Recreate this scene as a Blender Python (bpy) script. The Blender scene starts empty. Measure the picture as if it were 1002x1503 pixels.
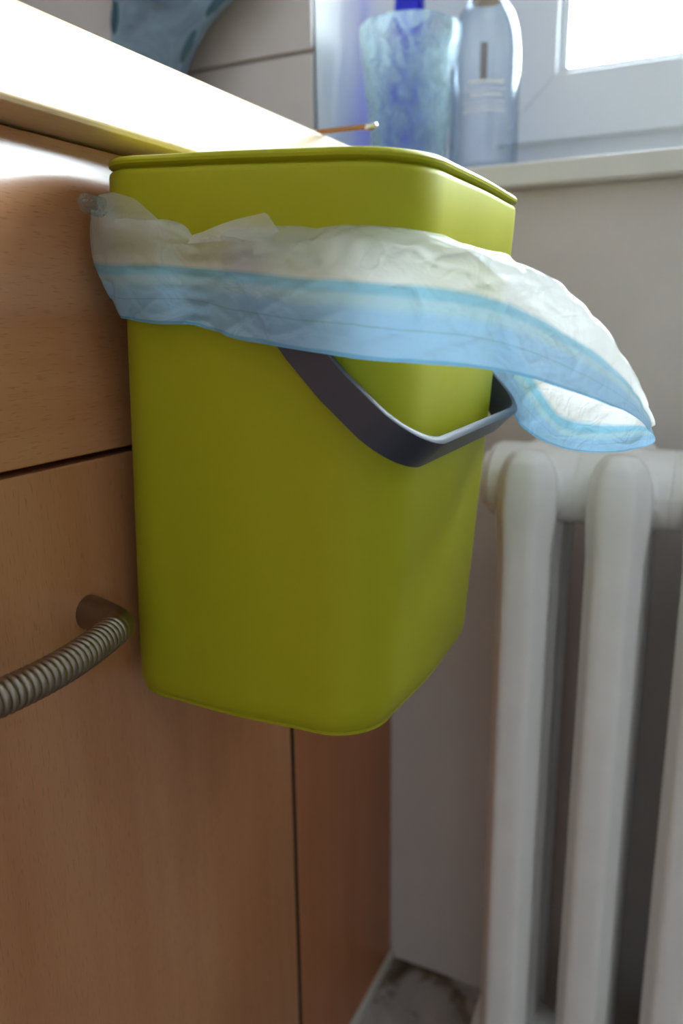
import bpy, bmesh, math, random
from mathutils import Vector, Matrix, noise
random.seed(4)
S = bpy.context.scene
COL = S.collection

# ------------------------------------------------------------------ camera
YAW, PITCH, ROLL = -0.45617597, -0.23905891, -0.0123066
fw = Vector((math.sin(YAW)*math.cos(PITCH), math.cos(YAW)*math.cos(PITCH), math.sin(PITCH)))
rt = fw.cross(Vector((0, 0, 1))).normalized()
up = rt.cross(fw)
r2 = rt*math.cos(ROLL) + up*math.sin(ROLL)
u2 = up*math.cos(ROLL) - rt*math.sin(ROLL)
cam = bpy.data.cameras.new('camera')
cam.sensor_fit = 'VERTICAL'; cam.sensor_height = 23.5; cam.sensor_width = 15.7; cam.lens = 18.0
cam.clip_start = 0.01
cam.dof.use_dof = True; cam.dof.focus_distance = 0.40; cam.dof.aperture_fstop = 3.5
cam_o = bpy.data.objects.new('camera', cam); COL.objects.link(cam_o)
m = Matrix((r2, u2, -fw)).transposed().to_4x4(); m.translation = Vector((0.32, 0, 0.79))
cam_o.matrix_world = m
S.camera = cam_o

# ------------------------------------------------------------------ daylight
w = bpy.data.worlds.new('overcast_sky'); S.world = w; w.use_nodes = True
bg = w.node_tree.nodes['Background']
bg.inputs['Color'].default_value = (0.84, 0.935, 1.0, 1)
bg.inputs['Strength'].default_value = 44.0
port = bpy.data.lights.new('window_portal', 'AREA'); port.shape = 'RECTANGLE'; port.size = 1.4; port.size_y = 1.4
port.cycles.is_portal = True
port_o = bpy.data.objects.new('window_portal', port); COL.objects.link(port_o)
port_o.location = (0.60, 1.155, 1.58); port_o.rotation_euler = (-math.pi/2, 0, 0)
S.view_settings.view_transform = 'Standard'; S.view_settings.look = 'None'
S.view_settings.gamma = 1.0; S.view_settings.use_curve_mapping = False
S.view_settings.exposure = 0.0
S.cycles.max_bounces = 14; S.cycles.diffuse_bounces = 6; S.cycles.transparent_max_bounces = 32
S.cycles.sample_clamp_indirect = 6.0

# ------------------------------------------------------------------ helpers
def srgb(r, g, b):
    f = lambda c: (c/255/12.92) if c/255 <= 0.04045 else ((c/255+0.055)/1.055)**2.4
    return (f(r), f(g), f(b), 1)

class NT:
    def __init__(s, name):
        s.m = bpy.data.materials.new(name); s.m.use_nodes = True
        s.t = s.m.node_tree; s.t.nodes.clear()
        s.out = s.n('ShaderNodeOutputMaterial')
    def n(s, typ, **kw):
        nd = s.t.nodes.new(typ)
        for k, v in kw.items():
            if k in nd.inputs.keys() if hasattr(nd.inputs, 'keys') else False: nd.inputs[k].default_value = v
            else: setattr(nd, k, v)
        return nd
    def l(s, a, b): s.t.links.new(a, b)
    def coord(s, scale=(1, 1, 1), which='Object'):
        tc = s.n('ShaderNodeTexCoord'); mp = s.n('ShaderNodeMapping')
        mp.inputs['Scale'].default_value = scale
        s.l(tc.outputs[which], mp.inputs['Vector']); return mp.outputs['Vector']
    def noise(s, vec, scale, detail=4, rough=0.55, dist=0.0):
        t = s.n('ShaderNodeTexNoise'); s.l(vec, t.inputs['Vector'])
        t.inputs['Scale'].default_value = scale; t.inputs['Detail'].default_value = detail
        t.inputs['Roughness'].default_value = rough; t.inputs['Distortion'].default_value = dist
        return t.outputs['Fac']
    def ramp(s, fac, stops):
        r = s.n('ShaderNodeValToRGB'); e = r.color_ramp.elements
        while len(e) > 1: e.remove(e[-1])
        e[0].position, e[0].color = stops[0]
        for p, c in stops[1:]:
            k = e.new(p); k.color = c
        s.l(fac, r.inputs['Fac']); return r.outputs['Color']
    def mix(s, fac, a, b, blend='MIX'):
        x = s.n('ShaderNodeMix', data_type='RGBA', blend_type=blend)
        for sock, v in ((x.inputs[0], fac), (x.inputs[6], a), (x.inputs[7], b)):
            if isinstance(v, (int, float, tuple)): sock.default_value = v
            else: s.l(v, sock)
        return x.outputs[2]
    def bump(s, h, strength=0.2, dist=0.001):
        b = s.n('ShaderNodeBump'); b.inputs['Strength'].default_value = strength
        b.inputs['Distance'].default_value = dist; s.l(h, b.inputs['Height']); return b.outputs['Normal']
    def pr(s, color, rough=0.5, normal=None, **kw):
        p = s.n('ShaderNodeBsdfPrincipled')
        for k, v in (('Base Color', color), ('Roughness', rough)):
            if isinstance(v, (int, float, tuple)): p.inputs[k].default_value = v
            else: s.l(v, p.inputs[k])
        for k, v in kw.items(): p.inputs[k.replace('_', ' ')].default_value = v
        if normal is not None: s.l(normal, p.inputs['Normal'])
        s.l(p.outputs['BSDF'], s.out.inputs['Surface']); return p

def plain(name, color, rough=0.5, nscale=60, namt=0.06, bump=0.0, bscale=300, **kw):
    t = NT(name); v = t.coord()
    n = t.noise(v, nscale)
    c2 = tuple(max(0, c*(1-namt*2)) for c in color[:3]) + (1,)
    col = t.ramp(n, [(0.3, c2), (0.7, color)])
    nm = t.bump(t.noise(v, bscale, 3), bump, 0.0006) if bump else None
    t.pr(col, rough, nm, **kw); return t.m

def wood(name, light, dark, axis, rough=0.3, coat=0.0, pore=0.5):
    """beech laminate: broad tone bands, short dark pore dashes along the grain axis"""
    t = NT(name)
    st = [26, 26, 26]; st[axis] = 2.2
    v = t.coord(tuple(st)); n1 = t.noise(v, 1.0, 5, 0.6, 0.0)
    c = t.ramp(n1, [(0.25, dark), (0.75, light)])
    sp = [1000, 1000, 1000]; sp[axis] = 105
    vp = t.coord(tuple(sp)); n2 = t.noise(vp, 1.0, 2, 0.5)
    k = t.ramp(n2, [(0.58, (0, 0, 0, 1)), (0.68, (pore, pore, pore, 1))])
    dk = tuple(x*0.45 for x in dark[:3]) + (1,)
    col = t.mix(k, c, dk)
    nm = t.bump(n2, 0.12, 0.0002)
    p = t.pr(col, rough, nm); p.inputs['IOR'].default_value = 1.6; p.inputs['Coat Weight'].default_value = coat; p.inputs['Coat Roughness'].default_value = 0.20
    return t.m

def root_of(o):
    while o.parent: o = o.parent
    return o
def mk(name, verts, faces, mat, parent=None, loc=None, smooth=True, uv=None):
    """one mesh object; vertices are given in world space"""
    off = Vector((0, 0, 0))
    if parent is not None: off = Vector(root_of(parent).location)
    elif loc is not None: off = Vector(loc)
    me = bpy.data.meshes.new(name)
    me.from_pydata([tuple(Vector(v)-off) for v in verts], [], faces)
    bm = bmesh.new(); bm.from_mesh(me); bmesh.ops.recalc_face_normals(bm, faces=bm.faces); bm.to_mesh(me); bm.free()
    if smooth:
        for p in me.polygons: p.use_smooth = True
        try: me.set_sharp_from_angle(angle=math.radians(38))
        except Exception: pass
    me.materials.append(mat)
    o = bpy.data.objects.new(name, me); COL.objects.link(o)
    if parent is not None: o.parent = parent
    elif loc is not None: o.location = loc
    return o
def empty(name, loc, label, cat, group=None):
    o = bpy.data.objects.new(name, None); COL.objects.link(o); o.location = loc; o.empty_display_size = 0.03
    return tag(o, label, cat, group)
def tag(o, label, cat, group=None):
    o['label'] = label; o['category'] = cat
    if group: o['group'] = group
    return o
def struct(o, label=None):
    o['kind'] = 'structure'
    if label: o['label'] = label
    return o
def bevel(o, width, seg=3):
    bm = bmesh.new(); bm.from_mesh(o.data)
    bmesh.ops.bevel(bm, geom=list(bm.edges), offset=width, segments=seg, affect='EDGES', profile=0.5, clamp_overlap=True)
    bmesh.ops.recalc_face_normals(bm, faces=bm.faces)
    bm.to_mesh(o.data); bm.free()
    me = o.data; best = {}
    for p in me.polygons:
        p.use_smooth = True
        for vi in p.vertices:
            if vi not in best or p.area > best[vi][0]: best[vi] = (p.area, tuple(p.normal))
    # flat faces stay flat, only the rounded edges blend
    me.normals_split_custom_set_from_vertices([best[i][1] for i in range(len(me.vertices))])
    return o
BF = [(0, 1, 3, 2), (4, 6, 7, 5), (0, 4, 5, 1), (2, 3, 7, 6), (0, 2, 6, 4), (1, 5, 7, 3)]
def boxv(x0, x1, y0, y1, z0, z1):
    return [(x, y, z) for x in (x0, x1) for y in (y0, y1) for z in (z0, z1)]
def box(name, b, mat, parent=None, bev=0.0, seg=2, loc=None):
    if parent is None and loc is None: loc = ((b[0]+b[1])/2, (b[2]+b[3])/2, b[4])
    o = mk(name, boxv(*b), BF, mat, parent, loc, smooth=False)
    return bevel(o, bev, seg) if bev else o
def multibox(name, bs, mat, parent=None, loc=None):
    V, F = [], []
    for b in bs:
        k = len(V); V += boxv(*b); F += [tuple(i+k for i in f) for f in BF]
    return mk(name, V, F, mat, parent, loc, smooth=False)
def loft(rings, cap0=True, cap1=True, closed=True):
    n = len(rings[0]); V = [p for r in rings for p in r]; F = []
    for i in range(len(rings)-1):
        for j in range(n if closed else n-1):
            a = i*n+j; b = i*n+(j+1) % n
            F.append((a, b, b+n, a+n))
    if cap0: F.append(tuple(range(n-1, -1, -1)))
    if cap1: F.append(tuple(range((len(rings)-1)*n, len(rings)*n)))
    return V, F
def lathe(cx, cy, prof, n=48):
    """prof: list of (radius, z)"""
    return loft([[(cx+r*math.cos(2*math.pi*i/n), cy+r*math.sin(2*math.pi*i/n), z) for i in range(n)] for r, z in prof])
def rrect(x0, x1, y0, y1, r, z, n=10, bulge=0.0):
    P = []
    m = 10
    cs = ((x1-r, y1-r, 0), (x0+r, y1-r, 90), (x0+r, y0+r, 180), (x1-r, y0+r, 270))
    for k, (cx, cy, a) in enumerate(cs):
        for i in range(n+1):
            t = math.radians(a+90*i/n); P.append(Vector((cx+r*math.cos(t), cy+r*math.sin(t), z)))
        # straight run to the next corner, slightly bowed outwards
        nx, ny, na = cs[(k+1) % 4]
        t0 = math.radians(a+90); p = P[-1]; q = Vector((nx+r*math.cos(t0), ny+r*math.sin(t0), z))
        nrm = Vector((math.cos(t0), math.sin(t0), 0))
        for i in range(1, m):
            s = i/m; P.append(p.lerp(q, s)+nrm*bulge*math.sin(math.pi*s)**2)
    return P
def tube(path, radii, n=14, cap=True):
    rings = []; up0 = Vector((0, 0, 1)); prev = None
    for i, p in enumerate(path):
        t = (path[min(i+1, len(path)-1)]-path[max(i-1, 0)]).normalized()
        if prev is None:
            a = t.cross(up0 if abs(t.z) < 0.9 else Vector((1, 0, 0))).normalized()
        else: a = (prev-t*prev.dot(t)).normalized()
        prev = a; b = t.cross(a)
        r = radii[i] if isinstance(radii, (list, tuple)) else radii
        rings.append([p+a*r*math.cos(2*math.pi*k/n)+b*r*math.sin(2*math.pi*k/n) for k in range(n)])
    return loft(rings, cap, cap)

# ------------------------------------------------------------------ materials
M_wall = plain('painted_plaster', srgb(214, 204, 198), 0.75, 9, 0.04, 0.25, 160)
M_room = plain('room_paint', srgb(192, 191, 192), 0.85, 5, 0.02)
M_pvc = plain('white_pvc', srgb(232, 236, 240), 0.22, 20, 0.01)
M_reveal = plain('white_reveal_lining', srgb(246, 249, 250), 0.16, 20, 0.01)
M_sill = plain('white_sill_laminate', srgb(222, 218, 210), 0.28, 30, 0.03)
M_tile = plain('pale_grey_tile', srgb(196, 190, 190), 0.30, 25, 0.03)
M_grout = plain('grey_grout', srgb(150, 140, 132), 0.9, 200, 0.08)
M_drawer = wood('beech_laminate_across', srgb(205, 150, 108), srgb(186, 124, 82), 1, 0.21, 0.7, 0.30)
M_door = wood('beech_laminate_upright', srgb(200, 145, 102), srgb(178, 118, 76), 2, 0.28, 0.0, 0.36)
M_panel = wood('beech_laminate_red', srgb(190, 124, 82), srgb(170, 104, 64), 2, 0.42, 0.0, 0.2)
M_ctop = wood('pale_beech_worktop', srgb(226, 200, 160), srgb(206, 172, 128), 1, 0.40, 0.0, 0.40)
M_dark = plain('cabinet_interior_dark', srgb(60, 44, 34), 0.8, 30, 0.05)
M_gapshade = plain('black_gap_shade', srgb(28, 22, 18), 0.8, 120, 0.2)
M_green = plain('lime_green_plastic', srgb(160, 159, 26), 0.52, 8, 0.01, 0.10, 1800, IOR=1.4, Specular_IOR_Level=0.28)
M_greenlid = plain('lime_green_lid_plastic', srgb(158, 158, 24), 0.42, 8, 0.01, 0.06, 1800, IOR=1.4, Specular_IOR_Level=0.28)
M_hand = plain('charcoal_handle_plastic', srgb(50, 54, 68), 0.38, 30, 0.03, 0.08, 1500)
M_rad = plain('cream_radiator_enamel', srgb(238, 236, 234), 0.20, 26, 0.03, 0.12, 45)
M_nickel = plain('brushed_nickel', srgb(150, 138, 124), 0.36, 80, 0.05, Metallic=1.0)
M_cork = plain('pale_wood_stopper', srgb(206, 164, 110), 0.6, 60, 0.06)
M_stick = plain('brown_wooden_stick', srgb(176, 120, 72), 0.4, 60, 0.08)
M_steel = plain('polished_steel_tip', srgb(225, 225, 225), 0.2, 60, 0.02, Metallic=1.0)
M_print = plain('white_bottle_print', srgb(228, 230, 235), 0.5, 60, 0.02)
M_brown = plain('brown_back_label', srgb(120, 92, 76), 0.7, 60, 0.06)

def glassmat(name, face, edge, ior=1.45, bump=0.0, bscale=60, specks=0.0):
    """thin-walled glass: tinted see-through wall, denser where it is seen edge-on, with its surface reflection"""
    t = NT(name); v = t.coord((1, 1, 0.7)); n = t.noise(v, bscale, 5, 0.65, 0.5)
    nm = t.bump(n, bump, 0.003)
    lw = t.n('ShaderNodeLayerWeight'); lw.inputs['Blend'].default_value = 0.42; t.l(nm, lw.inputs['Normal'])
    tp = t.n('ShaderNodeBsdfTransparent'); t.l(t.mix(lw.outputs['Facing'], face, edge), tp.inputs['Color'])
    last = tp.outputs[0]
    if specks:
        tl = t.n('ShaderNodeBsdfTranslucent'); df = t.n('ShaderNodeBsdfDiffuse')
        for b in (tl, df): b.inputs['Color'].default_value = (0.86, 0.97, 0.96, 1); t.l(nm, b.inputs['Normal'])
        mt = t.n('ShaderNodeMixShader'); mt.inputs[0].default_value = 0.6; t.l(df.outputs[0], mt.inputs[1]); t.l(tl.outputs[0], mt.inputs[2])
        k = t.ramp(n, [(0.40, (0.02,)*3+(1,)), (0.68, (specks,)*3+(1,))])
        mx = t.n('ShaderNodeMixShader'); t.l(k, mx.inputs[0]); t.l(last, mx.inputs[1]); t.l(mt.outputs[0], mx.inputs[2]); last = mx.outputs[0]
    gl = t.n('ShaderNodeBsdfGlossy'); gl.inputs['Roughness'].default_value = 0.06; t.l(nm, gl.inputs['Normal'])
    pw = t.n('ShaderNodeMath', operation='POWER'); t.l(lw.outputs['Facing'], pw.inputs[0]); pw.inputs[1].default_value = 4.0
    fr = t.n('ShaderNodeMath', operation='MULTIPLY_ADD'); t.l(pw.outputs[0], fr.inputs[0]); fr.inputs[1].default_value = 0.6; fr.inputs[2].default_value = 0.045
    mx = t.n('ShaderNodeMixShader'); t.l(fr.outputs[0], mx.inputs[0]); t.l(last, mx.inputs[1]); t.l(gl.outputs[0], mx.inputs[2])
    t.l(mx.outputs[0], t.out.inputs['Surface']); return t.m
def vasemat():
    t = NT('aqua_bubbled_glass'); v = t.coord((1, 1, 0.6)); n = t.noise(v, 95, 4, 0.6, 0.5); nm = t.bump(n, 0.55, 0.003)
    p = t.pr((0.86, 0.97, 0.97, 1), 0.04, nm); p.inputs['Transmission Weight'].default_value = 1.0; p.inputs['IOR'].default_value = 1.42
    tl = t.n('ShaderNodeBsdfTranslucent'); tl.inputs['Color'].default_value = (0.80, 0.95, 0.95, 1); t.l(nm, tl.inputs['Normal'])
    k = t.ramp(n, [(0.38, (0.05,)*3+(1,)), (0.66, (0.38,)*3+(1,))])
    mx = t.n('ShaderNodeMixShader'); t.l(k, mx.inputs[0]); t.l(p.outputs[0], mx.inputs[1]); t.l(tl.outputs[0], mx.inputs[2])
    t.l(mx.outputs[0], t.out.inputs['Surface']); return t.m
M_aqua = vasemat()
M_cobalt = glassmat('cobalt_blue_glass', (0.42, 0.44, 0.95, 1), (0.10, 0.11, 0.75, 1))
M_clear = glassmat('clear_bottle_glass', (0.96, 0.97, 0.985, 1), (0.62, 0.68, 0.75, 1), 1.45, 0.15, 25, 0.06)

def panemat():
    t = NT('window_pane_glass')
    tr = t.n('ShaderNodeBsdfTransparent'); gl = t.n('ShaderNodeBsdfGlossy'); gl.inputs['Roughness'].default_value = 0.02
    tr.inputs['Color'].default_value = (0.96, 0.98, 0.98, 1)
    fr = t.n('ShaderNodeFresnel'); fr.inputs['IOR'].default_value = 1.3
    mx = t.n('ShaderNodeMixShader'); t.l(fr.outputs[0], mx.inputs[0]); t.l(tr.outputs[0], mx.inputs[1]); t.l(gl.outputs[0], mx.inputs[2])
    t.l(mx.outputs[0], t.out.inputs['Surface']); return t.m
M_pane = panemat()

def bagmat():
    t = NT('thin_bag_film')
    uvn = t.n('ShaderNodeTexCoord'); sep = t.n('ShaderNodeSeparateXYZ'); t.l(uvn.outputs['UV'], sep.inputs[0])
    vn = t.coord((1, 1, 1)); wob = t.noise(vn, 30, 2)
    ad = t.n('ShaderNodeMath', operation='MULTIPLY_ADD'); t.l(wob, ad.inputs[0]); ad.inputs[1].default_value = 0.03; t.l(sep.outputs[1], ad.inputs[2])
    sub = t.n('ShaderNodeMath', operation='SUBTRACT'); t.l(ad.outputs[0], sub.inputs[0]); sub.inputs[1].default_value = 0.015
    v = sub.outputs[0]
    W = srgb(246, 246, 247); cy = srgb(152, 212, 242); pale = srgb(184, 224, 244); bl = srgb(166, 213, 252); edge = srgb(122, 188, 234); ln_ = srgb(150, 196, 226)
    col = t.ramp(v, [(0.0, W), (0.47, W), (0.50, cy), (0.555, cy), (0.59, pale), (0.64, pale), (0.70, bl), (0.775, bl), (0.785, ln_), (0.795, bl), (0.965, bl), (0.975, edge), (1.0, edge)])
    opa = t.ramp(v, [(0.0, (0.55,)*3+(1,)), (0.25, (0.76,)*3+(1,)), (0.48, (0.80,)*3+(1,)), (0.51, (0.90,)*3+(1,)), (1.0, (0.92,)*3+(1,))])
    nz = t.noise(vn, 38, 3, 0.5, 2.2); nz2 = t.noise(t.coord((1, 1, 2.5)), 170, 2)
    mxn = t.mix(0.12, nz, nz2)
    vo = t.n('ShaderNodeTexVoronoi', feature='DISTANCE_TO_EDGE'); dv = t.mix(0.08, t.coord((1, 1, 1.6)), t.n('ShaderNodeTexNoise').outputs['Color'])
    t.l(dv, vo.inputs['Vector']); vo.inputs['Scale'].default_value = 34
    crk = t.ramp(vo.outputs['Distance'], [(0.0, (1, 1, 1, 1)), (0.06, (0, 0, 0, 1))])
    nm0 = t.bump(mxn, 0.28, 0.005)
    bb = t.n('ShaderNodeBump'); bb.inputs['Strength'].default_value = 0.13; bb.inputs['Distance'].default_value = 0.0012
    t.l(crk, bb.inputs['Height']); t.l(nm0, bb.inputs['Normal']); nm = bb.outputs['Normal']
    df = t.n('ShaderNodeBsdfDiffuse'); tl = t.n('ShaderNodeBsdfTranslucent'); gl = t.n('ShaderNodeBsdfGlossy'); tp = t.n('ShaderNodeBsdfTransparent')
    for b in (df, tl): t.l(col, b.inputs['Color'])
    for b in (df, tl, gl): t.l(nm, b.inputs['Normal'])
    gl.inputs['Roughness'].default_value = 0.22
    m1 = t.n('ShaderNodeMixShader'); t.l(t.ramp(v, [(0.40, (0.72,)*3+(1,)), (0.52, (0.42,)*3+(1,))]), m1.inputs[0]); t.l(df.outputs[0], m1.inputs[1]); t.l(tl.outputs[0], m1.inputs[2])
    m2 = t.n('ShaderNodeMixShader'); t.l(opa, m2.inputs[0]); t.l(tp.outputs[0], m2.inputs[1]); t.l(m1.outputs[0], m2.inputs[2])
    tp.inputs['Color'].default_value = (0.95, 0.97, 0.98, 1)
    lw = t.n('ShaderNodeLayerWeight'); lw.inputs['Blend'].default_value = 0.5; t.l(nm, lw.inputs['Normal'])
    pw = t.n('ShaderNodeMath', operation='POWER'); t.l(lw.outputs['Facing'], pw.inputs[0]); pw.inputs[1].default_value = 4.0
    fr = t.n('ShaderNodeMath', operation='MULTIPLY_ADD'); t.l(pw.outputs[0], fr.inputs[0]); fr.inputs[1].default_value = 0.45; fr.inputs[2].default_value = 0.05
    m3 = t.n('ShaderNodeMixShader'); t.l(fr.outputs[0], m3.inputs[0]); t.l(m2.outputs[0], m3.inputs[1]); t.l(gl.outputs[0], m3.inputs[2])
    t.l(m3.outputs[0], t.out.inputs['Surface']); return t.m
M_bag = bagmat()
M_roll = glassmat('clear_film_roll', (0.90, 0.93, 0.93, 1), (0.60, 0.66, 0.66, 1), 1.45, 0.4, 200, 0.35)

def floormat():
    t = NT('marbled_floor_covering')
    v = t.coord()
    n = t.noise(v, 13, 5, 0.62, 0.5)
    col = t.ramp(n, [(0.36, srgb(60, 48, 40)), (0.46, srgb(118, 100, 84)), (0.54, srgb(168, 162, 158)), (0.7, srgb(186, 182, 178))])
    t.pr(col, 0.5); return t.m
M_floor = floormat()

def plattermat():
    t = NT('slate_blue_glaze')
    v = t.coord(); n = t.noise(v, 14, 4, 0.6, 0.8)
    col = t.ramp(n, [(0.3, srgb(54, 66, 82)), (0.5, srgb(98, 118, 136)), (0.72, srgb(126, 150, 166))])
    t.pr(col, 0.35); return t.m
M_platter = plattermat()
M_teal = plain('dark_teal_glaze', srgb(30, 74, 88), 0.3, 60, 0.1)

# ------------------------------------------------------------------ the room
YW = 0.78; ZC = 0.928; ZU = 0.885; OV = 0.027
struct(box('floor', (-0.7, 2.05, -2.6, 1.15, -0.1, 0.0), M_floor))
struct(box('ceiling', (-0.7, 2.05, -2.6, 1.2, 2.55, 2.65), M_room))
struct(box('wall_left', (-0.75, -0.62, -2.6, 1.2, 0, 2.55), M_room))
struct(box('wall_right', (1.95, 2.05, -2.6, 1.2, 0, 2.55), M_room))
struct(box('wall_front', (-0.7, 2.05, -2.7, -2.6, 0, 2.55), M_room))
# window wall with its opening (x -0.085..1.13, z 0.906..2.25); 0.27 thick
NX0, NX1, NZ0, NZ1, YO = -0.085, 1.30, 0.9065, 2.25, 1.15
wb = struct(multibox('wall_back', [(-0.62, NX0-0.006, YW, YO, 0, 2.55), (NX1, 1.95, YW, YO, 0, 2.55),
                                   (NX0-0.006, NX1, YW, YO, 0, NZ0), (NX0-0.006, NX1, YW, YO, NZ1, 2.55)], M_wall, loc=(0, YW, 0)))
# tiles left of the window niche: bedding, then tiles proud of it with open joints
box('grout_bed', (-0.62, NX0, YW-0.005, YW, ZC, 2.2), M_grout, wb)
tw, th, g = 0.25, 0.20, 0.0035
z = 1.053-th
while z < 2.0:
    x = NX0
    while x > -0.62:
        a, b = max(x-tw+g, -0.618), x
        z0 = max(z+g/2, ZC+0.001)
        if b-a > 0.02: box('tile', (a, b, YW-0.009, YW-0.004, z0, z+th-g/2), M_tile, wb, 0.0012, 2)
        x -= tw
    z += th
box('reveal_lining', (NX0-0.006, NX0, YW-0.004, 1.048, ZC, NZ1), M_reveal, wb)
sill = struct(box('trim_1', (NX0, NX1+0.05, 0.760, 1.09, 0.907, ZC), M_sill, None, 0.003, 3), 'white window sill board level with the worktop')

# window: fixed frame, sash with mitred corners, glazing bead and pane
def mitred(name, x0, x1, z0, z1, wd, y0, y1, mat, parent, lip=0.003):
    """four members as separate parts, meeting in 45 degree mitres with a fine groove"""
    out = []
    o = [(x0, z0), (x1, z0), (x1, z1), (x0, z1)]; i = [(x0+wd, z0+wd), (x1-wd, z0+wd), (x1-wd, z1-wd), (x0+wd, z1-wd)]
    for k in range(4):
        a, b, c, d = o[k], o[(k+1) % 4], i[(k+1) % 4], i[k]
        prof = [a, b, c, d]
        V = [(p[0], y0, p[1]) for p in prof]+[(p[0], y1, p[1]) for p in prof]
        F = [(0, 1, 2, 3), (7, 6, 5, 4), (0, 4, 5, 1), (1, 5, 6, 2), (2, 6, 7, 3), (3, 7, 4, 0)]
        ob = mk(name, V, F, mat, parent, smooth=False); bevel(ob, 0.0012, 2); out.append(ob)
    return out
win = bpy.data.objects.new('window_1', None); COL.objects.link(win); win.location = (0.6, 1.04, ZC); struct(win, 'white plastic window with bright panes')
box('frame_extension', (NX0, -0.0205, 1.050, 1.12, ZC, NZ1), M_pvc, win, 0.001, 2)
mitred('frame_member', -0.020, NX1, ZC, NZ1, 0.080, 1.047, 1.12, M_pvc, win)
SX0, SZ0 = 0.031, 0.998
mitred('sash_member', SX0, NX1-0.05, SZ0, NZ1-0.05, 0.072, 1.030, 1.08, M_pvc, win)
mitred('glazing_bead', SX0+0.072, NX1-0.122, SZ0+0.072, NZ1-0.122, 0.010, 1.048, 1.062, M_pvc, win)
box('pane', (SX0+0.066, NX1-0.116, 1.063, 1.065, SZ0+0.066, NZ1-0.116), M_pane, win)

# ------------------------------------------------------------------ fitted cabinet, worktop
YD0, YD1, YP = -0.058, 0.5465, 0.7785
cab = empty('base_cabinet', (-0.3, 0.24, 0), 'beech laminate base cabinet with drawer and bow-handled door, behind the green bin', 'cabinet')
multibox('carcass', [(-0.58, -0.020, YD0, YD0+0.016, 0.1, ZU-0.001), (-0.58, -0.020, YD1-0.014, YD1+0.002, 0.1, ZU-0.001),
                     (-0.58, -0.020, YD0+0.016, YD1-0.014, 0.1, 0.116), (-0.58, -0.022, YD0+0.016, YD1-0.014, ZU-0.02, ZU-0.001),
                     (-0.58, -0.022, YD0+0.016, YD1-0.014, 0.711, 0.727),
                     (-0.58, -0.572, YD0+0.016, YD1-0.014, 0.1, ZU)], M_dark, cab)
box('plinth', (-0.075, -0.06, YD0, YD1, 0, 0.1), M_dark, cab)
box('drawer_front', (-0.019, 0.0, YD0+0.0015, YD1-0.0015, 0.7185, ZU-0.0010), M_drawer, cab, 0.0012, 2)
df_ = [o for o in cab.children if o.name.startswith('drawer_front')][0]
df_.matrix_basis = Matrix.Translation((0.3, 0, 0.7185)) @ Matrix.Rotation(math.radians(-1.7), 4, 'Y') @ Matrix.Translation((-0.3, 0, -0.7185))   # front leans back a touch
door = box('door', (-0.019, 0.0, YD0+0.0015, YD1-0.0015, 0.102, 0.7150), M_door, cab, 0.0012, 2)
# bow handle: smooth ends curving into the door, ribbed grip between
def bow(s):  # s 0..1 along the handle
    y = 0.168+(0.319-0.168)*s
    e = min(s, 1-s)*2
    x = 0.034*(1-(1-min(1, e/0.19))**2.2) if e < 0.19 else 0.034+0.010*math.sin((e-0.19)/0.81*math.pi/2)
    return Vector((x-0.001, y, 0.6285))
ns = 260; pts = [bow(i/ns) for i in range(ns+1)]
i0, i1 = int(ns*0.105), int(ns*0.895)
def hr(i):
    e = min(i, ns-i)/ns
    return 0.0100-0.0020*min(1, e/0.12)
for a, b in ((0, i0), (i1, ns)):
    Ve, Fe = tube(pts[a:b+1], [hr(i) for i in range(a, b+1)], 20)
    mk('handle_end', Ve, Fe, M_nickel, door)['label'] = 'smooth brushed nickel end of the bow handle'
rp, rr_ = [], []
nr = 32
for i in range(nr*8+1):
    s = 0.105+0.79*i/(nr*8); rp.append(bow(s)); rr_.append(0.0076+0.0013*abs(math.sin(math.pi*i/8))**0.6)
Vg, Fg = tube(rp, rr_, 20)
mk('handle_grip', Vg, Fg, M_nickel, door)['label'] = 'ribbed brushed nickel handle grip'
fil = empty('filler_panel', (-0.01, 0.66, 0), 'narrow reddish beech filler panel between cabinet door and window wall', 'panel')
box('panel', (-0.019, 0.0, YD1+0.0045, YP, 0.0, ZU-0.0005), M_panel, fil, 0.0008, 2)
box('gap_shade_strip', (-0.018, -0.0006, YD1+0.0021, YD1+0.0050, 0.0, ZU-0.001), M_gapshade, fil)  # near-black strip added so the open gap beside the door reads as shaded
tag(box('sealing_strip', (0.0, 0.0045, YD1+0.01, YP, 0.0, 0.011), M_sill, None, 0.001, 2), 'pale sealing strip along the floor at the foot of the filler panel', 'strip')
# cabinet further along the run (its edge carries the worktop behind the camera)
cab2 = empty('base_cabinet', (-0.3, -0.66, 0), 'beech laminate base cabinet next along the run, away from the green bin', 'cabinet')
box('carcass', (-0.58, -0.020, -1.26, YD0-0.001, 0.1, ZU-0.001), M_dark, cab2)
box('door', (-0.019, 0, -1.258, YD0-0.0015, 0.102, ZU-0.0035), M_door, cab2, 0.0012, 2)
box('plinth', (-0.075, -0.06, -1.26, YD0-0.001, 0, 0.1), M_dark, cab2)
ct = tag(box('worktop', (-0.615, OV, -1.26, YW-0.0095, ZU, ZC), M_ctop, None, 0.003, 3), 'pale beech laminate kitchen worktop with bright front edge', 'worktop')

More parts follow.
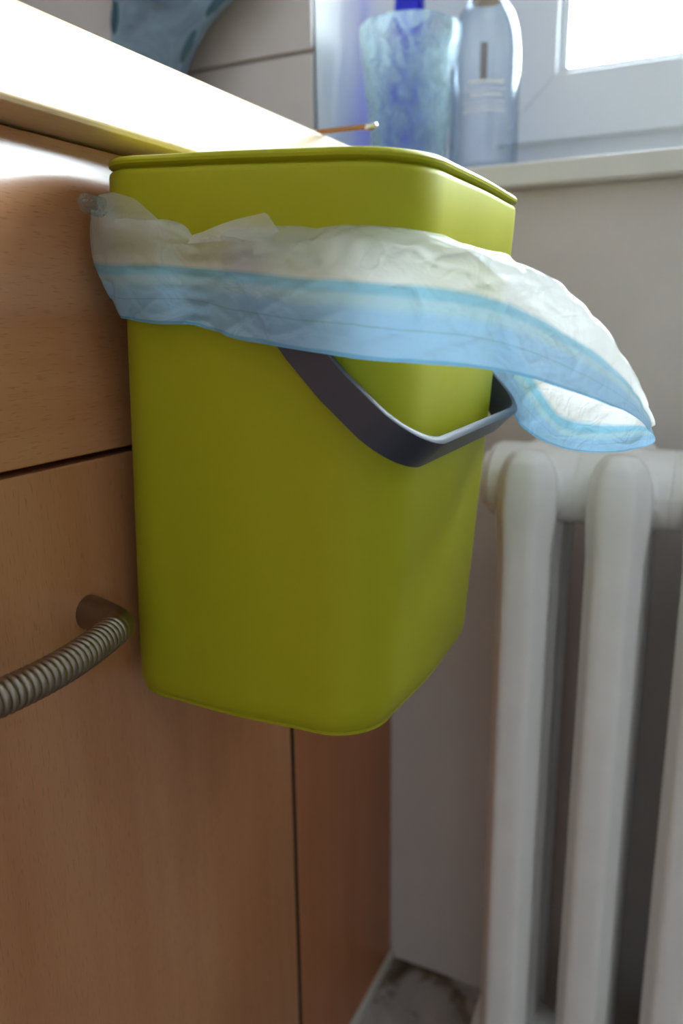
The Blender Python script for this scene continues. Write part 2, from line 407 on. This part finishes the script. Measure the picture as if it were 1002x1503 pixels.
# ------------------------------------------------------------------ the green bin
binr = empty('waste_bin', (0.09, 0.427, 0.570), 'lime green plastic waste bin with lid hung on the cabinet front', 'bin')
def blev(z):
    k = (0.842-z)/(0.842-0.570)
    return dict(x0=0.015-0.010*k, x1=0.1935-0.0235*k, y0=0.332+0.001*k, y1=0.524-0.004*k, r=0.037-0.005*k)
rings = []
for dz, ins in ((0, 0.020), (0.0004, 0.015), (0.0016, 0.0095), (0.004, 0.0048), (0.0075, 0.0018), (0.012, 0.0002), (0.02, 0)):
    q = blev(0.570+dz); rings.append(rrect(q['x0']+ins, q['x1']-ins, q['y0']+ins, q['y1']-ins, q['r']-ins*0.6, 0.570+dz, 10, 0.0022))
for i in range(1, 15):
    zz = 0.590+(0.842-0.590)*i/14; q = blev(zz); rings.append(rrect(q['x0'], q['x1'], q['y0'], q['y1'], q['r'], zz, 10, 0.0022))
for zz in (0.842, 0.62, 0.575):
    q = blev(zz); t = 0.0025; rings.append(rrect(q['x0']+t, q['x1']-t, q['y0']+t, q['y1']-t, q['r']-t, zz, 10, 0.0022))
V, F = loft(rings); mk('body', V, F, M_green, binr)
box('wall_bracket', (0.0, 0.0165, 0.40, 0.455, 0.77, 0.83), M_hand, binr, 0.002, 2)
# rim collar and lid sit a little askew on the bag, cabinet side raised
RX0, RX1, RY0, RY1, RR, RZ, RH, RA = 0.0105, 0.1965, 0.3305, 0.527, 0.036, 0.8730, 0.0355, 0.062
def tl(p):
    dx, dz = p[0]-RX0, p[2]
    return Vector((RX0+dx*math.cos(RA)+dz*math.sin(RA), p[1], RZ-dx*math.sin(RA)+dz*math.cos(RA)))
def rg(ins, dz, bulge=0.0015): return [tl(p) for p in rrect(RX0+ins, RX1-ins, RY0+ins, RY1-ins, max(RR-ins, 0.01), dz, 10, bulge)]
V, F = loft([rg(0.004, -0.0058), rg(0.0012, -0.0062), rg(0.0003, -0.0072), rg(0.0, -0.009), rg(0.0, -0.02), rg(0.0004, -RH-0.004), rg(0.001, -RH-0.0055), rg(0.003, -RH-0.0055), rg(0.004, -0.02), rg(0.0045, -0.0058)], False, False)
mk('rim_collar', V, F, M_green, binr)
V, F = loft([rg(0.006, -0.012), rg(0.003, -0.0052), rg(0.0015, -0.0046), rg(-0.0002, -0.0036), rg(-0.0004, -0.0022), rg(0.0004, -0.0009), rg(0.002, 0.0), rg(0.012, 0.0004), rg(0.05, 0.0006)])
mk('lid', V, F, M_greenlid, binr)
# bail handle: flat strip, hanging forward and down
TH = math.radians(46); PV = Vector((0.1125, 0, 0.8150)); L = 0.1195; HY0, HY1, HR = 0.3255, 0.5275, 0.026
d = Vector((math.cos(TH), 0, -math.sin(TH))); nn = Vector((math.sin(TH), 0, math.cos(TH))); yv = Vector((0, 1, 0))
path = [(0, HY0), (0.02, HY0), (0.045, HY0), (0.07, HY0)]
for i in range(13):
    a = math.pi/2*i/12; path.append((L-HR+HR*math.sin(a), HY0+HR-HR*math.cos(a)))
HR2 = 0.046
for i in range(1, 6): path.append((L, HY0+HR+(HY1-HY0-HR-HR2)*i/6))
for i in range(13):
    a = math.pi/2*i/12; path.append((L-HR2+HR2*math.cos(a), HY1-HR2+HR2*math.sin(a)))
path += [(0.07, HY1), (0.045, HY1), (0.02, HY1), (0, HY1)]
rings = []
for i, (a, y) in enumerate(path):
    a0, y0 = path[max(i-1, 0)]; a1, y1 = path[min(i+1, len(path)-1)]
    tx, ty = a1-a0, y1-y0; ln = math.hypot(tx, ty); nx, ny = ty/ln, -tx/ln
    sag = -0.006*math.sin(math.pi*min(1, a/L))      # arms bow slightly downwards
    c = PV+d*a+yv*y+nn*sag
    hw = 0.0092; ht = 0.0022; out = d*nx+yv*ny
    sec = [(-hw, -ht*0.5), (-hw*0.94, -ht), (hw*0.94, -ht), (hw, -ht*0.5), (hw, ht*0.5), (hw*0.94, ht), (-hw*0.94, ht), (-hw, ht*0.5)]
    rings.append([c+nn*s+out*u for s, u in sec])
V, F = loft(rings); hd = mk('carry_handle', V, F, M_hand, binr)
for y0, y1 in ((0.3275, 0.336), (0.518, 0.5295)):
    prof = [(0.0095, y0+0.001), (0.0105, y0+0.002), (0.0105, y1)]
    R_ = [[PV+Vector((r*math.cos(2*math.pi*i/20), y, r*math.sin(2*math.pi*i/20))) for i in range(20)] for r, y in prof]
    V, F = loft(R_); mk('pivot', V, F, M_hand, hd)

# ------------------------------------------------------------------ bin liner: collar of film folded over the rim
# stations round the bin: fold at the top, edge of the blue band, hem
ST = [
 ((0.0060,0.4300,0.8440), (0.0055,0.4300,0.8220), (0.0055,0.4300,0.7980)),
 ((0.0055,0.3700,0.8500), (0.0052,0.3700,0.8220), (0.0060,0.3700,0.7960)),
 ((0.0080,0.3400,0.8500), (0.0075,0.3390,0.8206), (0.0290,0.3330,0.7935)),
 ((0.0250,0.3280,0.8440), (0.0304,0.3260,0.8182), (0.0473,0.3250,0.7909)),
 ((0.0598,0.3240,0.8360), (0.0594,0.3215,0.8168), (0.0647,0.3215,0.7894)),
 ((0.0816,0.3270,0.8295), (0.0794,0.3265,0.8156), (0.0831,0.3250,0.7886)),
 ((0.1110,0.3210,0.8292), (0.1109,0.3170,0.8116), (0.1080,0.3195,0.7824)),
 ((0.1408,0.3190,0.8250), (0.1430,0.3140,0.8078), (0.1339,0.3165,0.7788)),
 ((0.1739,0.3190,0.8222), (0.1770,0.3125,0.8047), (0.1731,0.3135,0.7741)),
 ((0.2003,0.3210,0.8205), (0.2052,0.3145,0.8018), (0.2041,0.3145,0.7721)),
 ((0.2210,0.3280,0.8175), (0.2270,0.3220,0.7976), (0.2276,0.3200,0.7702)),
 ((0.2371,0.3380,0.8120), (0.2442,0.3330,0.7912), (0.2437,0.3300,0.7665)),
 ((0.2524,0.3500,0.8040), (0.2581,0.3450,0.7822), (0.2583,0.3430,0.7605)),
 ((0.2674,0.3640,0.7884), (0.2725,0.3600,0.7703), (0.2718,0.3580,0.7540)),
 ((0.2800,0.3780,0.7664), (0.2841,0.3770,0.7554), (0.2836,0.3760,0.7466)),
 ((0.2871,0.3950,0.7465), (0.2901,0.3950,0.7393), (0.2920,0.3950,0.7336)),
 ((0.2800,0.4150,0.7542), (0.2812,0.4140,0.7373), (0.2791,0.4120,0.7257)),
 ((0.2568,0.4420,0.7764), (0.2569,0.4390,0.7330), (0.2586,0.4350,0.7195)),
 ((0.2336,0.4670,0.7944), (0.2323,0.4630,0.7355), (0.2358,0.4570,0.7178)),
 ((0.2096,0.4940,0.8089), (0.2074,0.4900,0.7573), (0.2119,0.4840,0.7216)),
 ((0.1897,0.5260,0.8199), (0.1870,0.5230,0.7760), (0.1882,0.5190,0.7351)),
 ((0.1772,0.5480,0.8271), (0.1708,0.5480,0.7846), (0.1708,0.5460,0.7532)),
 ((0.1450,0.5440,0.8320), (0.1450,0.5460,0.8000), (0.1450,0.5460,0.7750)),
 ((0.0700,0.5380,0.8390), (0.0700,0.5400,0.8100), (0.0700,0.5400,0.7850)),
 ((0.0200,0.5320,0.8430), (0.0200,0.5320,0.8150), (0.0200,0.5320,0.7900)),
 ((0.0070,0.4950,0.8440), (0.0060,0.4950,0.8200), (0.0060,0.4950,0.7950)),
]
BX0, BX1, BY0, BY1 = 0.0165, 0.1905, 0.3345, 0.5215
def tuck(p):   # where the film disappears under the collar
    x = min(max(p.x, BX0), BX1); y = min(max(p.y, BY0), BY1)
    if BX0 < x < BX1 and BY0 < y < BY1: x = BX0
    # round the corners
    r = 0.036; cx = min(max(x, BX0+r), BX1-r); cy = min(max(y, BY0+r), BY1-r)
    dv = Vector((x-cx, y-cy)); 
    if dv.length > r: dv = dv.normalized()*r
    x, y = cx+dv.x, cy+dv.y
    return Vector((x, y, RZ-math.sin(RA)*(x-RX0)-RH+0.004))
def cr(p0, p1, p2, p3, t):
    return 0.5*((2*p1)+(p2-p0)*t+(2*p0-5*p1+4*p2-p3)*t*t+(3*p1-p0-3*p2+p3)*t**3)
NS = len(ST); SUB = 16; NVV = 56
cols = []
for s in range(NS):
    for k in range(SUB):
        t = k/SUB
        q = [[Vector(ST[(s+o) % NS][j]) for o in (-1, 0, 1, 2)] for j in range(3)]
        T, B, H = (cr(*q[j], t) for j in range(3)); I = tuck(T)
        cols.append((I, T, B, H))
V = []; UV = []
nc = len(cols)
def rdg(p): return 1-abs(noise.noise(p))*2.0
for ci, (I, T, B, H) in enumerate(cols):
    Ar = (T-I)
    for j in range(NVV):
        v = j/(NVV-1)
        if v < 0.18:
            t = v/0.18; p = I.lerp(T, t); p.z += 0.0012*math.sin(math.pi*t)
        elif v < 0.5:
            t = (v-0.18)/0.32; tan0 = Vector((0, 0, 0)); p = cr(I.lerp(T, 0.5), T, B, H, t)
        else:
            t = (v-0.5)/0.5; p = cr(T, B, H, H+(H-B), t)
        V.append(p); UV.append((ci/nc, v))
# wrinkles along the surface normal
def idx(c, j): return (c % nc)*NVV+j
NV_ = []
for c in range(nc):
    for j in range(NVV):
        du = V[idx(c+1, j)]-V[idx(c-1, j)]; dv = V[idx(c, min(j+1, NVV-1))]-V[idx(c, max(j-1, 0))]
        n = du.cross(dv); n = n.normalized() if n.length > 1e-12 else Vector((0, 0, 1))
        p = V[idx(c, j)]; v = j/(NVV-1)
        q = Vector((p.x*1.0, p.y*1.0, p.z*1.5))
        far = min(1.0, max(0.0, (p.x-0.20)/0.05))
        q2 = Vector((p.x*16+p.z*26, p.y*16, p.z*60-p.x*22)); q3 = Vector((p.x*40-p.z*30, p.y*40, p.z*70+p.x*30))
        a = 0.0020*noise.noise(q*22)+0.0015*(rdg(q2+Vector((3, 1, 7)))**3-0.3)+0.0007*(rdg(q3+Vector((9, 2, 1)))**4-0.2)
        topw = max(0, 1-abs(v-0.2)/0.25)
        a += topw*0.0018*(rdg(Vector((p.x*62, p.y*62, 4)))-0.5)
        amp = min(1.0, v/0.08)*(1.0-0.45*far)
        a *= amp
        if p.x < 0.02: a *= 0.3
        # puckered pinch with fine gathers
        g2 = math.exp(-((p.x-0.084)/0.006)**2) if p.y < 0.34 else 0
        a += g2*0.0010*math.sin(p.z*900)
        # ragged fold line at the top
        lift = topw*0.0030*noise.noise(Vector((p.x*42, p.y*42, 11.5)))
        w2 = p-n*0+n*a+Vector((0, 0, lift*(0.3 if far > 0.5 else 1)))
        if p.y < 0.34 and 0.05 < p.x < 0.2 and v > 0.2: w2.y = min(w2.y, 0.3285)
        NV_.append(w2)
F = []
for c in range(nc):
    for j in range(NVV-1):
        F.append((idx(c, j), idx(c+1, j), idx(c+1, j+1), idx(c, j+1)))
bag = mk('bin_liner', NV_, F, M_bag, None, (0.10, 0.42, 0.72))
uvl = bag.data.uv_layers.new(name='UVMap')
for lp in bag.data.loops: uvl.data[lp.index].uv = UV[lp.vertex_index]
tag(bag, 'translucent white bin bag with blue hem folded over the green bin', 'bin bag')
# stray flaps of film standing up over the collar, and the clear rolled edge by the cabinet
def flap(outline, wr):
    n = 14; Vv = []; Ff = []
    lo, hi = outline
    def samp(pl, t):
        s = t*(len(pl)-1); i = min(int(s), len(pl)-2); return Vector(pl[i]).lerp(Vector(pl[i+1]), s-i)
    for i in range(n+1):
        for j in range(7):
            p = samp(lo, i/n).lerp(samp(hi, i/n), j/6)
            p.y += wr*noise.noise(p*90); Vv.append(p)
    for i in range(n):
        for j in range(6): Ff.append((i*7+j, (i+1)*7+j, (i+1)*7+j+1, i*7+j+1))
    return Vv, Ff
def flapob(outline):
    V, F = flap(outline, 0.002); o = mk('film_flap', V, F, M_bag, bag)
    u = o.data.uv_layers.new(name='UVMap')
    for lp in o.data.loops: u.data[lp.index].uv = (0.5, 0.12)
flapob(([(0.024, 0.328, 0.840), (0.035, 0.3265, 0.836), (0.060, 0.3255, 0.831), (0.072, 0.326, 0.829)],
        [(0.022, 0.3300, 0.854), (0.032, 0.3285, 0.8545), (0.048, 0.328, 0.850), (0.068, 0.327, 0.834)]))
flapob(([(0.080, 0.3255, 0.827), (0.100, 0.324, 0.827), (0.125, 0.324, 0.825)],
        [(0.082, 0.327, 0.831), (0.105, 0.3275, 0.8365), (0.124, 0.327, 0.8385), (0.130, 0.326, 0.830)]))
sp_ = []
for i in range(37):
    a = i*0.30; r = 0.0014+0.0050*i/36; sp_.append((0.0245+r*math.cos(a+1.2), 0.8490+r*0.95*math.sin(a+1.2)))
V = []; F = []
for i, (x, zz) in enumerate(sp_):
    for k in range(5): V.append((x+0.0004*k, 0.318+0.005*k+0.0006*math.sin(i*0.9), zz-0.0004*k))
for i in range(36):
    for k in range(4): F.append((i*5+k, i*5+k+1, (i+1)*5+k+1, (i+1)*5+k))
mk('rolled_edge', V, F, M_roll, bag)['label'] = 'clear rolled-up film edge by the cabinet'

# ------------------------------------------------------------------ column radiator under the window
rad = empty('radiator', (0.43, 0.67, 0.0), 'cream white cast iron column radiator under the window sill', 'radiator')
RYF, RZT, PT = 0.612, 0.692, 0.0720
def section_mesh():
    V, F = [], []
    def add(vf):
        k = len(V); V.extend(vf[0]); F.extend([tuple(i+k for i in f) for f in vf[1]])
    def colring(cx, cy, hx, hy, z, n=28):
        out = []
        prof = [(-0.30, -1.0), (0.30, -1.0), (0.56, -0.92), (0.97, -0.18), (1.0, 0.05), (1.0, 0.35), (0.80, 0.80), (0.4, 1.0), (-0.4, 1.0), (-0.80, 0.80), (-1.0, 0.35), (-1.0, 0.05), (-0.97, -0.18), (-0.56, -0.92)]
        for a, b in prof: out.append(Vector((cx+hx*a, cy+hy*b, z)))
        return out
    ys = (RYF+0.016, RYF+0.064, RYF+0.112)
    for i, y in enumerate(ys):
        prof = []
        zt = RZT-0.004
        for z, k in ((0.02, 0.55), (0.022, 0.75), (0.03, 0.85), (0.05, 1), (0.2, 1), (0.4, 0.99), (0.60, 0.99), (0.632, 1.04), (0.650, 1.04), (0.666, 0.97), (0.678, 0.80), (0.686, 0.52), (zt, 0.15)):
            prof.append(colring(0, y, 0.0238*k*(0.96 if z < 0.62 else 1), 0.020*k, z))
        add(loft(prof))
    # headers joining the columns front to back
    for zc, hz in ((0.655, 0.028), (0.062, 0.028)):
        R_ = []
        for y, k in ((RYF+0.005, 0.3), (RYF+0.010, 0.75), (RYF+0.02, 1), (RYF+0.064, 1), (RYF+0.108, 1), (RYF+0.118, 0.75), (RYF+0.123, 0.3)):
            R_.append([Vector((0.021*k*math.copysign(abs(math.cos(a))**0.8, math.cos(a)), y, zc+hz*k*math.copysign(abs(math.sin(a))**0.8, math.sin(a)))) for a in [2*math.pi*i/24 for i in range(24)]])
        add(loft(R_))
        # hub towards the neighbours
        R_ = [[Vector((x, RYF+0.064+0.040*math.cos(a), zc-0.002+0.033*math.sin(a))) for a in [2*math.pi*i/28 for i in range(28)]] for x in (-PT/2-0.0015, PT/2+0.0015)]
        add(loft(R_))
    me = bpy.data.meshes.new('section_raw'); me.from_pydata([tuple(v) for v in V], [], F)
    bm = bmesh.new(); bm.from_mesh(me); bmesh.ops.recalc_face_normals(bm, faces=bm.faces); bm.to_mesh(me); bm.free()
    o = bpy.data.objects.new('section_raw', me); COL.objects.link(o)
    r = o.modifiers.new('r', 'REMESH'); r.mode = 'VOXEL'; r.voxel_size = 0.0021
    s = o.modifiers.new('s', 'SMOOTH'); s.factor = 0.5; s.iterations = 3
    dg = bpy.context.evaluated_depsgraph_get(); dg.update()
    out = bpy.data.meshes.new_from_object(o.evaluated_get(dg))
    bpy.data.objects.remove(o); bpy.data.meshes.remove(me)
    out.name = 'section'
    for p in out.polygons: p.use_smooth = True
    out.materials.clear(); out.materials.append(M_rad)
    return out
sm = section_mesh()
for i in range(9):
    o = bpy.data.objects.new('section', sm); COL.objects.link(o); o.parent = rad
    o.location = Vector((0.180+PT*i, 0, 0))-Vector((rad.location.x, rad.location.y, 0))
    o.location.y = -rad.location.y
def hexcap(x0, x1):
    R_ = []
    for x, r in ((x0, 0.016), (x0+0.002, 0.024), (x0+0.008, 0.026), (x0+0.0085, 0.031), (x1, 0.033)):
        R_.append([Vector((x, RYF+0.064+r*math.cos(2*math.pi*i/24), 0.653+r*math.sin(2*math.pi*i/24))) for i in range(24)])
    return loft(R_)
V, F = hexcap(0.180-PT/2-0.012, 0.180-PT/2+0.003); mk('end_plug', V, F, M_rad, rad)

# ------------------------------------------------------------------ things on the sill and worktop
# tapered aqua tumbler vase
vx, vy = -0.004, 0.832
V, F = lathe(vx, vy, [(0.005, ZC), (0.032, ZC), (0.0355, ZC+0.003), (0.0365, ZC+0.008), (0.0385, ZC+0.03), (0.0435, ZC+0.075), (0.0490, ZC+0.118), (0.0525, ZC+0.143), (0.0528, ZC+0.147), (0.0515, ZC+0.149),
                      (0.0498, ZC+0.147), (0.0460, ZC+0.118), (0.0402, ZC+0.075), (0.0350, ZC+0.03), (0.0325, ZC+0.016), (0.005, ZC+0.013)], 64)
tag(mk('glass_vase', V, F, M_aqua, None, (vx, vy, ZC)), 'pale aqua bubbled glass vase, tapered, in front of the blue bottle on the sill', 'vase')
# cobalt bottle behind it
bx, by = -0.036, 0.912
V, F = lathe(bx, by, [(0.004, ZC), (0.029, ZC), (0.031, ZC+0.004), (0.031, ZC+0.095), (0.0295, ZC+0.115), (0.025, ZC+0.135), (0.0215, ZC+0.155), (0.0185, ZC+0.18), (0.0155, ZC+0.215), (0.0135, ZC+0.26), (0.016, ZC+0.262), (0.016, ZC+0.272),
                      (0.0105, ZC+0.272), (0.0105, ZC+0.26), (0.0125, ZC+0.215), (0.0155, ZC+0.18), (0.0185, ZC+0.155), (0.022, ZC+0.135), (0.0265, ZC+0.115), (0.028, ZC+0.095), (0.028, ZC+0.008), (0.004, ZC+0.007)], 48)
tag(mk('blue_bottle', V, F, M_cobalt, None, (bx, by, ZC)), 'cobalt blue glass bottle with a long neck behind the aqua vase', 'bottle')
# clear bottle with stopper
cx, cy = 0.074, 0.838
cb = empty('clear_bottle', (cx, cy, ZC), 'clear round-shouldered glass bottle with pale wooden stopper on the sill', 'bottle')
outp = [(0.004, ZC), (0.030, ZC), (0.0335, ZC+0.004), (0.0342, ZC+0.01), (0.0342, ZC+0.103), (0.0335, ZC+0.116), (0.0315, ZC+0.129), (0.0275, ZC+0.141), (0.022, ZC+0.149), (0.0185, ZC+0.153), (0.0180, ZC+0.163), (0.0180, ZC+0.166)]
inp = [(0.0145, ZC+0.166), (0.0145, ZC+0.153), (0.020, ZC+0.146), (0.0253, ZC+0.138), (0.029, ZC+0.127), (0.0312, ZC+0.115), (0.0318, ZC+0.103), (0.0318, ZC+0.012), (0.004, ZC+0.010)]
V, F = lathe(cx, cy, [(r, ZC+(zz-ZC)*1.06) for r, zz in outp+inp], 48); mk('glass', V, F, M_clear, cb)
V, F = lathe(cx, cy, [(0.004, ZC+0.1535), (0.0135, ZC+0.1535), (0.0135, ZC+0.1665), (0.0205, ZC+0.1667), (0.021, ZC+0.168), (0.021, ZC+0.188), (0.020, ZC+0.190), (0.004, ZC+0.190)], 40)
mk('stopper', [(a, b, ZC+(c-ZC)*1.06) for a, b, c in V], F, M_cork, cb)
def arcband(r, z0, z1, a0, a1, n=24):
    Vv = []; 
    for i in range(n+1):
        a = a0+(a1-a0)*i/n
        for rr2 in (r, r+0.0003):
            for zz in (z0, z1): Vv.append((cx+rr2*math.cos(a), cy+rr2*math.sin(a), zz))
    Ff = []
    for i in range(n):
        k = i*4; l = k+4
        Ff += [(k, l, l+1, k+1), (k+2, k+3, l+3, l+2), (k, k+2, l+2, l), (k+1, l+1, l+3, k+3)]
    Ff += [(0, 1, 3, 2), (n*4, n*4+2, n*4+3, n*4+1)]
    return Vv, Ff
for z0, hh, a0, a1 in ((0.082, 0.0030, -1.75, -0.75), (0.0765, 0.0008, -1.9, -0.7), (0.071, 0.0022, -1.7, -0.8), (0.0655, 0.0008, -1.9, -0.7), (0.0615, 0.0008, -1.85, -0.75), (0.0575, 0.0012, -1.9, -0.7)):
    V, F = arcband(0.03425, ZC+z0, ZC+z0+hh, a0, a1); mk('print_line', V, F, M_print, cb)
V, F = arcband(0.0285, ZC+0.098, ZC+0.136, 1.80, 2.05, 6); mk('back_label', V, F, M_brown, cb)
# stick with a bright tip lying across the worktop edge
stk = empty('wooden_stick', (-0.03, 0.574, ZC), 'thin brown stick with a bright metal tip poking past the worktop edge', 'stick')
pp = [Vector((-0.13+0.192*i/20, 0.585-0.004*i/20, ZC+0.0024+0.0008*math.sin(math.pi*max(0, i-10)/10))) for i in range(21)]
V, F = tube(pp, 0.0019, 10); mk('shaft', V, F, M_stick, stk)
V, F = tube([pp[-1]+Vector((dx, 0, 0)) for dx in (-0.003, -0.0015, 0.003, 0.0055, 0.0065)], [0.0021, 0.0027, 0.0029, 0.0022, 0.0008], 12); mk('tip', V, F, M_steel, stk)
# slate blue platter leaning on the tiles
plt = empty('ceramic_platter', (-0.24, 0.735, ZC), 'slate blue glazed platter with dark teal dabs along its edge, leaning on the tiles', 'platter')
def plat(t):   # outline: narrow foot, wide top
    pts_ = [(-0.325, 0.0), (-0.285, 0.0), (-0.232, 0.125), (-0.163, 0.186), (-0.105, 0.27), (-0.10, 0.34), (-0.15, 0.40), (-0.25, 0.42), (-0.33, 0.38), (-0.352, 0.30), (-0.338, 0.2), (-0.342, 0.10)]
    n = len(pts_); s = t*n; i = int(s) % n; f_ = s-int(s)
    P = [Vector((*pts_[(i+o) % n], 0)) for o in (-1, 0, 1, 2)]
    return cr(*P, f_)
NP = 96; rings = []; cen = Vector((-0.24, 0.2, 0))
def place(p, h):
    p = Vector((p.x+0.036, max(p.y, 0.0), 0))   # p in (x, height) -> leaning slab, h towards the viewer
    zz = p.y+0.007; yb = 0.712+0.13*zz
    return Vector((p.x, yb-h*0.99, ZC+zz+h*0.13))
for sc, h in ((0.2, -0.004), (0.97, -0.004), (1.0, -0.001), (1.0, 0.002), (0.975, 0.005), (0.90, 0.0035), (0.6, 0.0), (0.2, -0.0005)):
    rings.append([place(cen+(plat(i/NP)-cen)*sc, h) for i in range(NP)])
V, F = loft(rings); mk('dish', V, F, M_platter, plt)
for t in (0.165, 0.205, 0.245, 0.285, 0.325, 0.36, 0.70, 0.74, 0.78, 0.82, 0.86, 0.90, 0.94):
    a = plat(t-0.008); b = plat(t+0.008); c = plat(t); tn = (b-a).normalized(); inw = (cen-c); inw = (inw-tn*inw.dot(tn)).normalized()
    R_ = []
    for s, h in ((1.0, 0.0040), (0.9, 0.0056), (0.4, 0.0062)):
        R_.append([place(c+inw*0.0048+tn*0.017*s*math.cos(k*2*math.pi/16)+inw*0.0046*s*math.sin(k*2*math.pi/16), h) for k in range(16)])
    V, F = loft(R_); mk('rim_dab', V, F, M_teal, plt)
